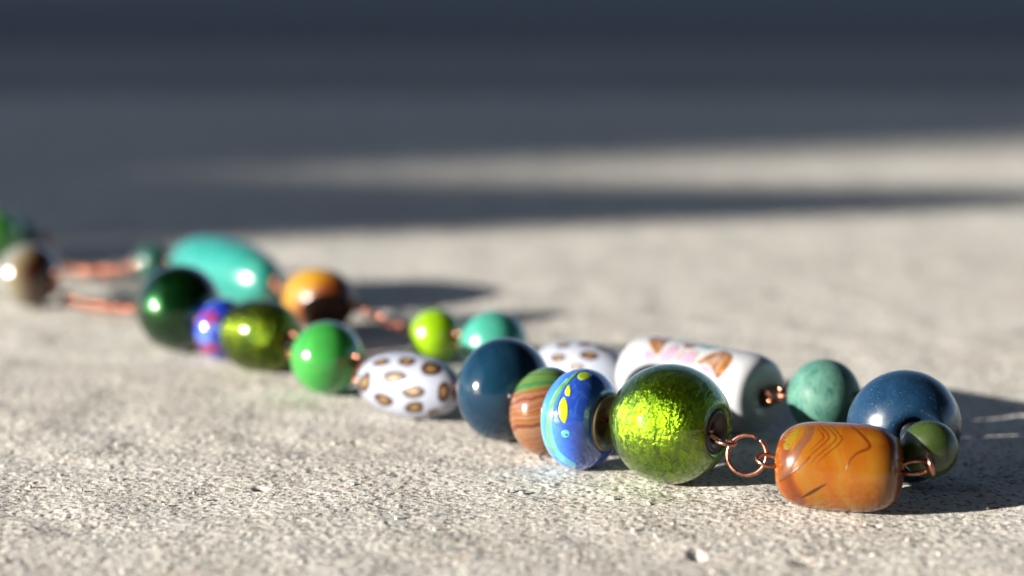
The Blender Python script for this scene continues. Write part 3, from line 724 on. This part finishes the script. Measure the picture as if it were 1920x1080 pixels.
# eye of wire that comes out of the foil bead and holds the big jump ring
gE = BE['green']['c'] + BE['green']['d'] * (BE['green']['a'] * 0.93)
jc = V3((0, 0, CAMZ)) + ray(1401, 853) * 0.3605
print('ring centre', jc, 'foil end', gE)
jn = V3((-0.30, -0.93, 0.20)).normalized()
ring(jc, jn, 3.15 * MM, 0.37 * MM, gap=0.09, start=math.radians(55), along=V3((1, 0, 0)))
def free_eye(px, py, depth, R, nrm, to, parent_key, oval_=1.0, wire=0.34):
    cc = V3((0, 0, CAMZ)) + ray(px, py) * depth; u = (to - cc).normalized(); nrm = (nrm - u * nrm.dot(u)).normalized(); v = nrm.cross(u)
    pts = [to, to + (cc - to) * 0.35]
    for i in range(29):
        t = math.radians(25) + (2 * PI - math.radians(45)) * i / 28
        pts.append(cc + (u * math.cos(t) * oval_ + v * math.sin(t)) * R * MM + nrm * 0.2 * MM * i / 28)
    inv = BE[parent_key]['mw'].inverted()
    return tube("wire_loop", [inv @ p for p in pts], wire * MM, M['copper'], BE[parent_key]['o'], seg=12)
free_eye(1361, 831, 0.3600, 1.45, V3((0.1, 0.35, 1)), gE - BE['green']['d'] * 4 * MM, 'green')
aE = BE['amber']['c'] - BE['amber']['d'] * 7 * MM
free_eye(1440, 864, 0.3560, 1.6, V3((0.1, -0.45, 1)), aE + V3((0, 0, 0.6 * MM)), 'amber', 1.15)
aR = BE['amber']['c'] + BE['amber']['d'] * 7 * MM
free_eye(1716, 877, 0.3530, 1.5, V3((-0.2, -0.45, 1)), aR, 'amber', 1.5)
oB = BE['olive']; oE = oB['c'] + oB['d'] * (oB['a'] * 0.6)
free_eye(1744, 872, 0.3515, 1.45, V3((1, -0.45, 0.25)), oE, 'olive', 1.0, 0.36)

# eyes and links in the gaps
def join(k1, k2_, n, R=1.4, wire=0.34, tilt=0.3):
    p = loop_at(k1, 1, R, wire, tilt); q_ = loop_at(k2_, -1, R, wire, -tilt + PI / 2)
    if n: links(p, q_, n, R, wire, 'copper_chain')
    return p, q_
join('jade', 'spot1', 1); join('foil2', 'jade', 2, 1.6); join('spot1', 'blue1', 1, 1.5)
join('turq', 'spot2', 2); join('lime', 'turq', 1); join('spot2', 'porc', 1); join('porc', 'teal', 1, 1.5, 0.38)
loop_at('teal', 1, 1.4); links(BE['teal']['c'] + BE['teal']['d'] * 8 * MM, BE['blue2']['c'] - BE['blue2']['d'] * 10.2 * MM, 5, 1.4, 0.36, 'copper', sag=7)
p, q_ = loop_at('ochre', 1), loop_at('lime', -1)
links(p, q_, 7, 1.3, 0.36)
p, q_ = loop_at('long', 1), loop_at('ochre', -1); links(p, q_, 3, 1.3, 0.36)
p, q_ = loop_at('dteal', 1), loop_at('long', -1); links(p, q_, 3, 1.3, 0.36)
# the two runs of chain at the left
def chain(px_pts, n, z=1.6):
    W_ = [at_height(x, y, zz * MM) for x, y, zz in px_pts]
    seg = [(W_[i + 1] - W_[i]).length for i in range(len(W_) - 1)]; T = sum(seg)
    def at(t):
        s = t * T
        for i, l in enumerate(seg):
            if s <= l or i == len(seg) - 1: return W_[i] + (W_[i + 1] - W_[i]) * min(1, s / l)
            s -= l
    for i in range(n):
        p, q_ = at(i / n), at((i + 1) / n); c = (p + q_) / 2; u = (q_ - p).normalized(); d = (q_ - p).length
        side = u.cross(Vector((0, 0, 1))).normalized()
        if i % 2: R, wr, nrm, ov = 0.55 * MM, 0.17 * MM, (Vector((0, 0, 1)) + side * random.uniform(-.3, .3)), 3.0
        else: R, wr, nrm, ov = 0.90 * MM, 0.60 * MM, side + Vector((0, 0, random.uniform(-.5, .5))), 1.1
        o = tube("chain_link", ring_pts(Vector((0, 0, 0)), nrm, R, 0, 2 * PI, 24, ov, u), wr, M['copper_chain' if i % 2 == 0 else 'copper'], necklace, seg=10, closed=True)
        c.z = max(c.z, R * .9 + wr); put(o, Matrix.Translation(c))
a_, b_ = BE['agate'], BE['dkgreen']
chain([(98, 536, 5.5), (112, 552, 3), (145, 568, 2.0), (200, 577, 1.9), (262, 580, 3.5)], 15)
chain([(108, 505, 1.8), (150, 505, 1.8), (200, 510, 1.8), (255, 505, 2.4)], 13)
loop_at('farteal', 1); loop_at('dkgreen', -1); loop_at('agate', 1); loop_at('dteal', -1)
links(BE['agate']['c'] - BE['agate']['d'] * 8 * MM, BE['fargreen']['c'] - BE['fargreen']['d'] * 7 * MM, 12, 1.4, 0.4)
links(BE['farteal']['c'] + BE['farteal']['d'] * 6 * MM, at_height(112, 505, 1.8 * MM), 8, 1.4, 0.4)

# ---------------------------------------------------------------- loose grit on the slab
GV, GF = [], []
bm = bmesh.new(); bmesh.ops.create_icosphere(bm, subdivisions=1, radius=1)
iv = [v.co.copy() for v in bm.verts]; fi = [[v.index for v in f.verts] for f in bm.faces]; bm.free()
for _ in range(420):
    p = ground_at(random.uniform(-150, 2050), random.uniform(700, 1079)); r_ = random.choice((0.12, 0.16, 0.2, 0.26, 0.38)) * MM * random.uniform(.8, 1.2)
    if any((Vector((p.x, p.y, 0)) - Vector((b['c'].x, b['c'].y, 0))).length < b['b'] for b in BE.values()): continue
    sc = Vector((random.uniform(.7, 1.4), random.uniform(.7, 1.4), random.uniform(.5, .9))); rot = Matrix.Rotation(random.uniform(0, 6), 3, 'Z')
    n = len(GV)
    GV += [rot @ Vector((v.x * sc.x, v.y * sc.y, v.z * sc.z)) * r_ * random.uniform(.85, 1.15) + Vector((p.x, p.y, r_ * .35)) for v in iv]
    GF += [tuple(i + n for i in f) for f in fi]
grit = mesh_obj("grit", GV, GF, M['stone'], smooth=False); grit['kind'] = 'stuff'
grit['label'] = "loose sand grains scattered on the pale concrete"; grit['category'] = "grit"
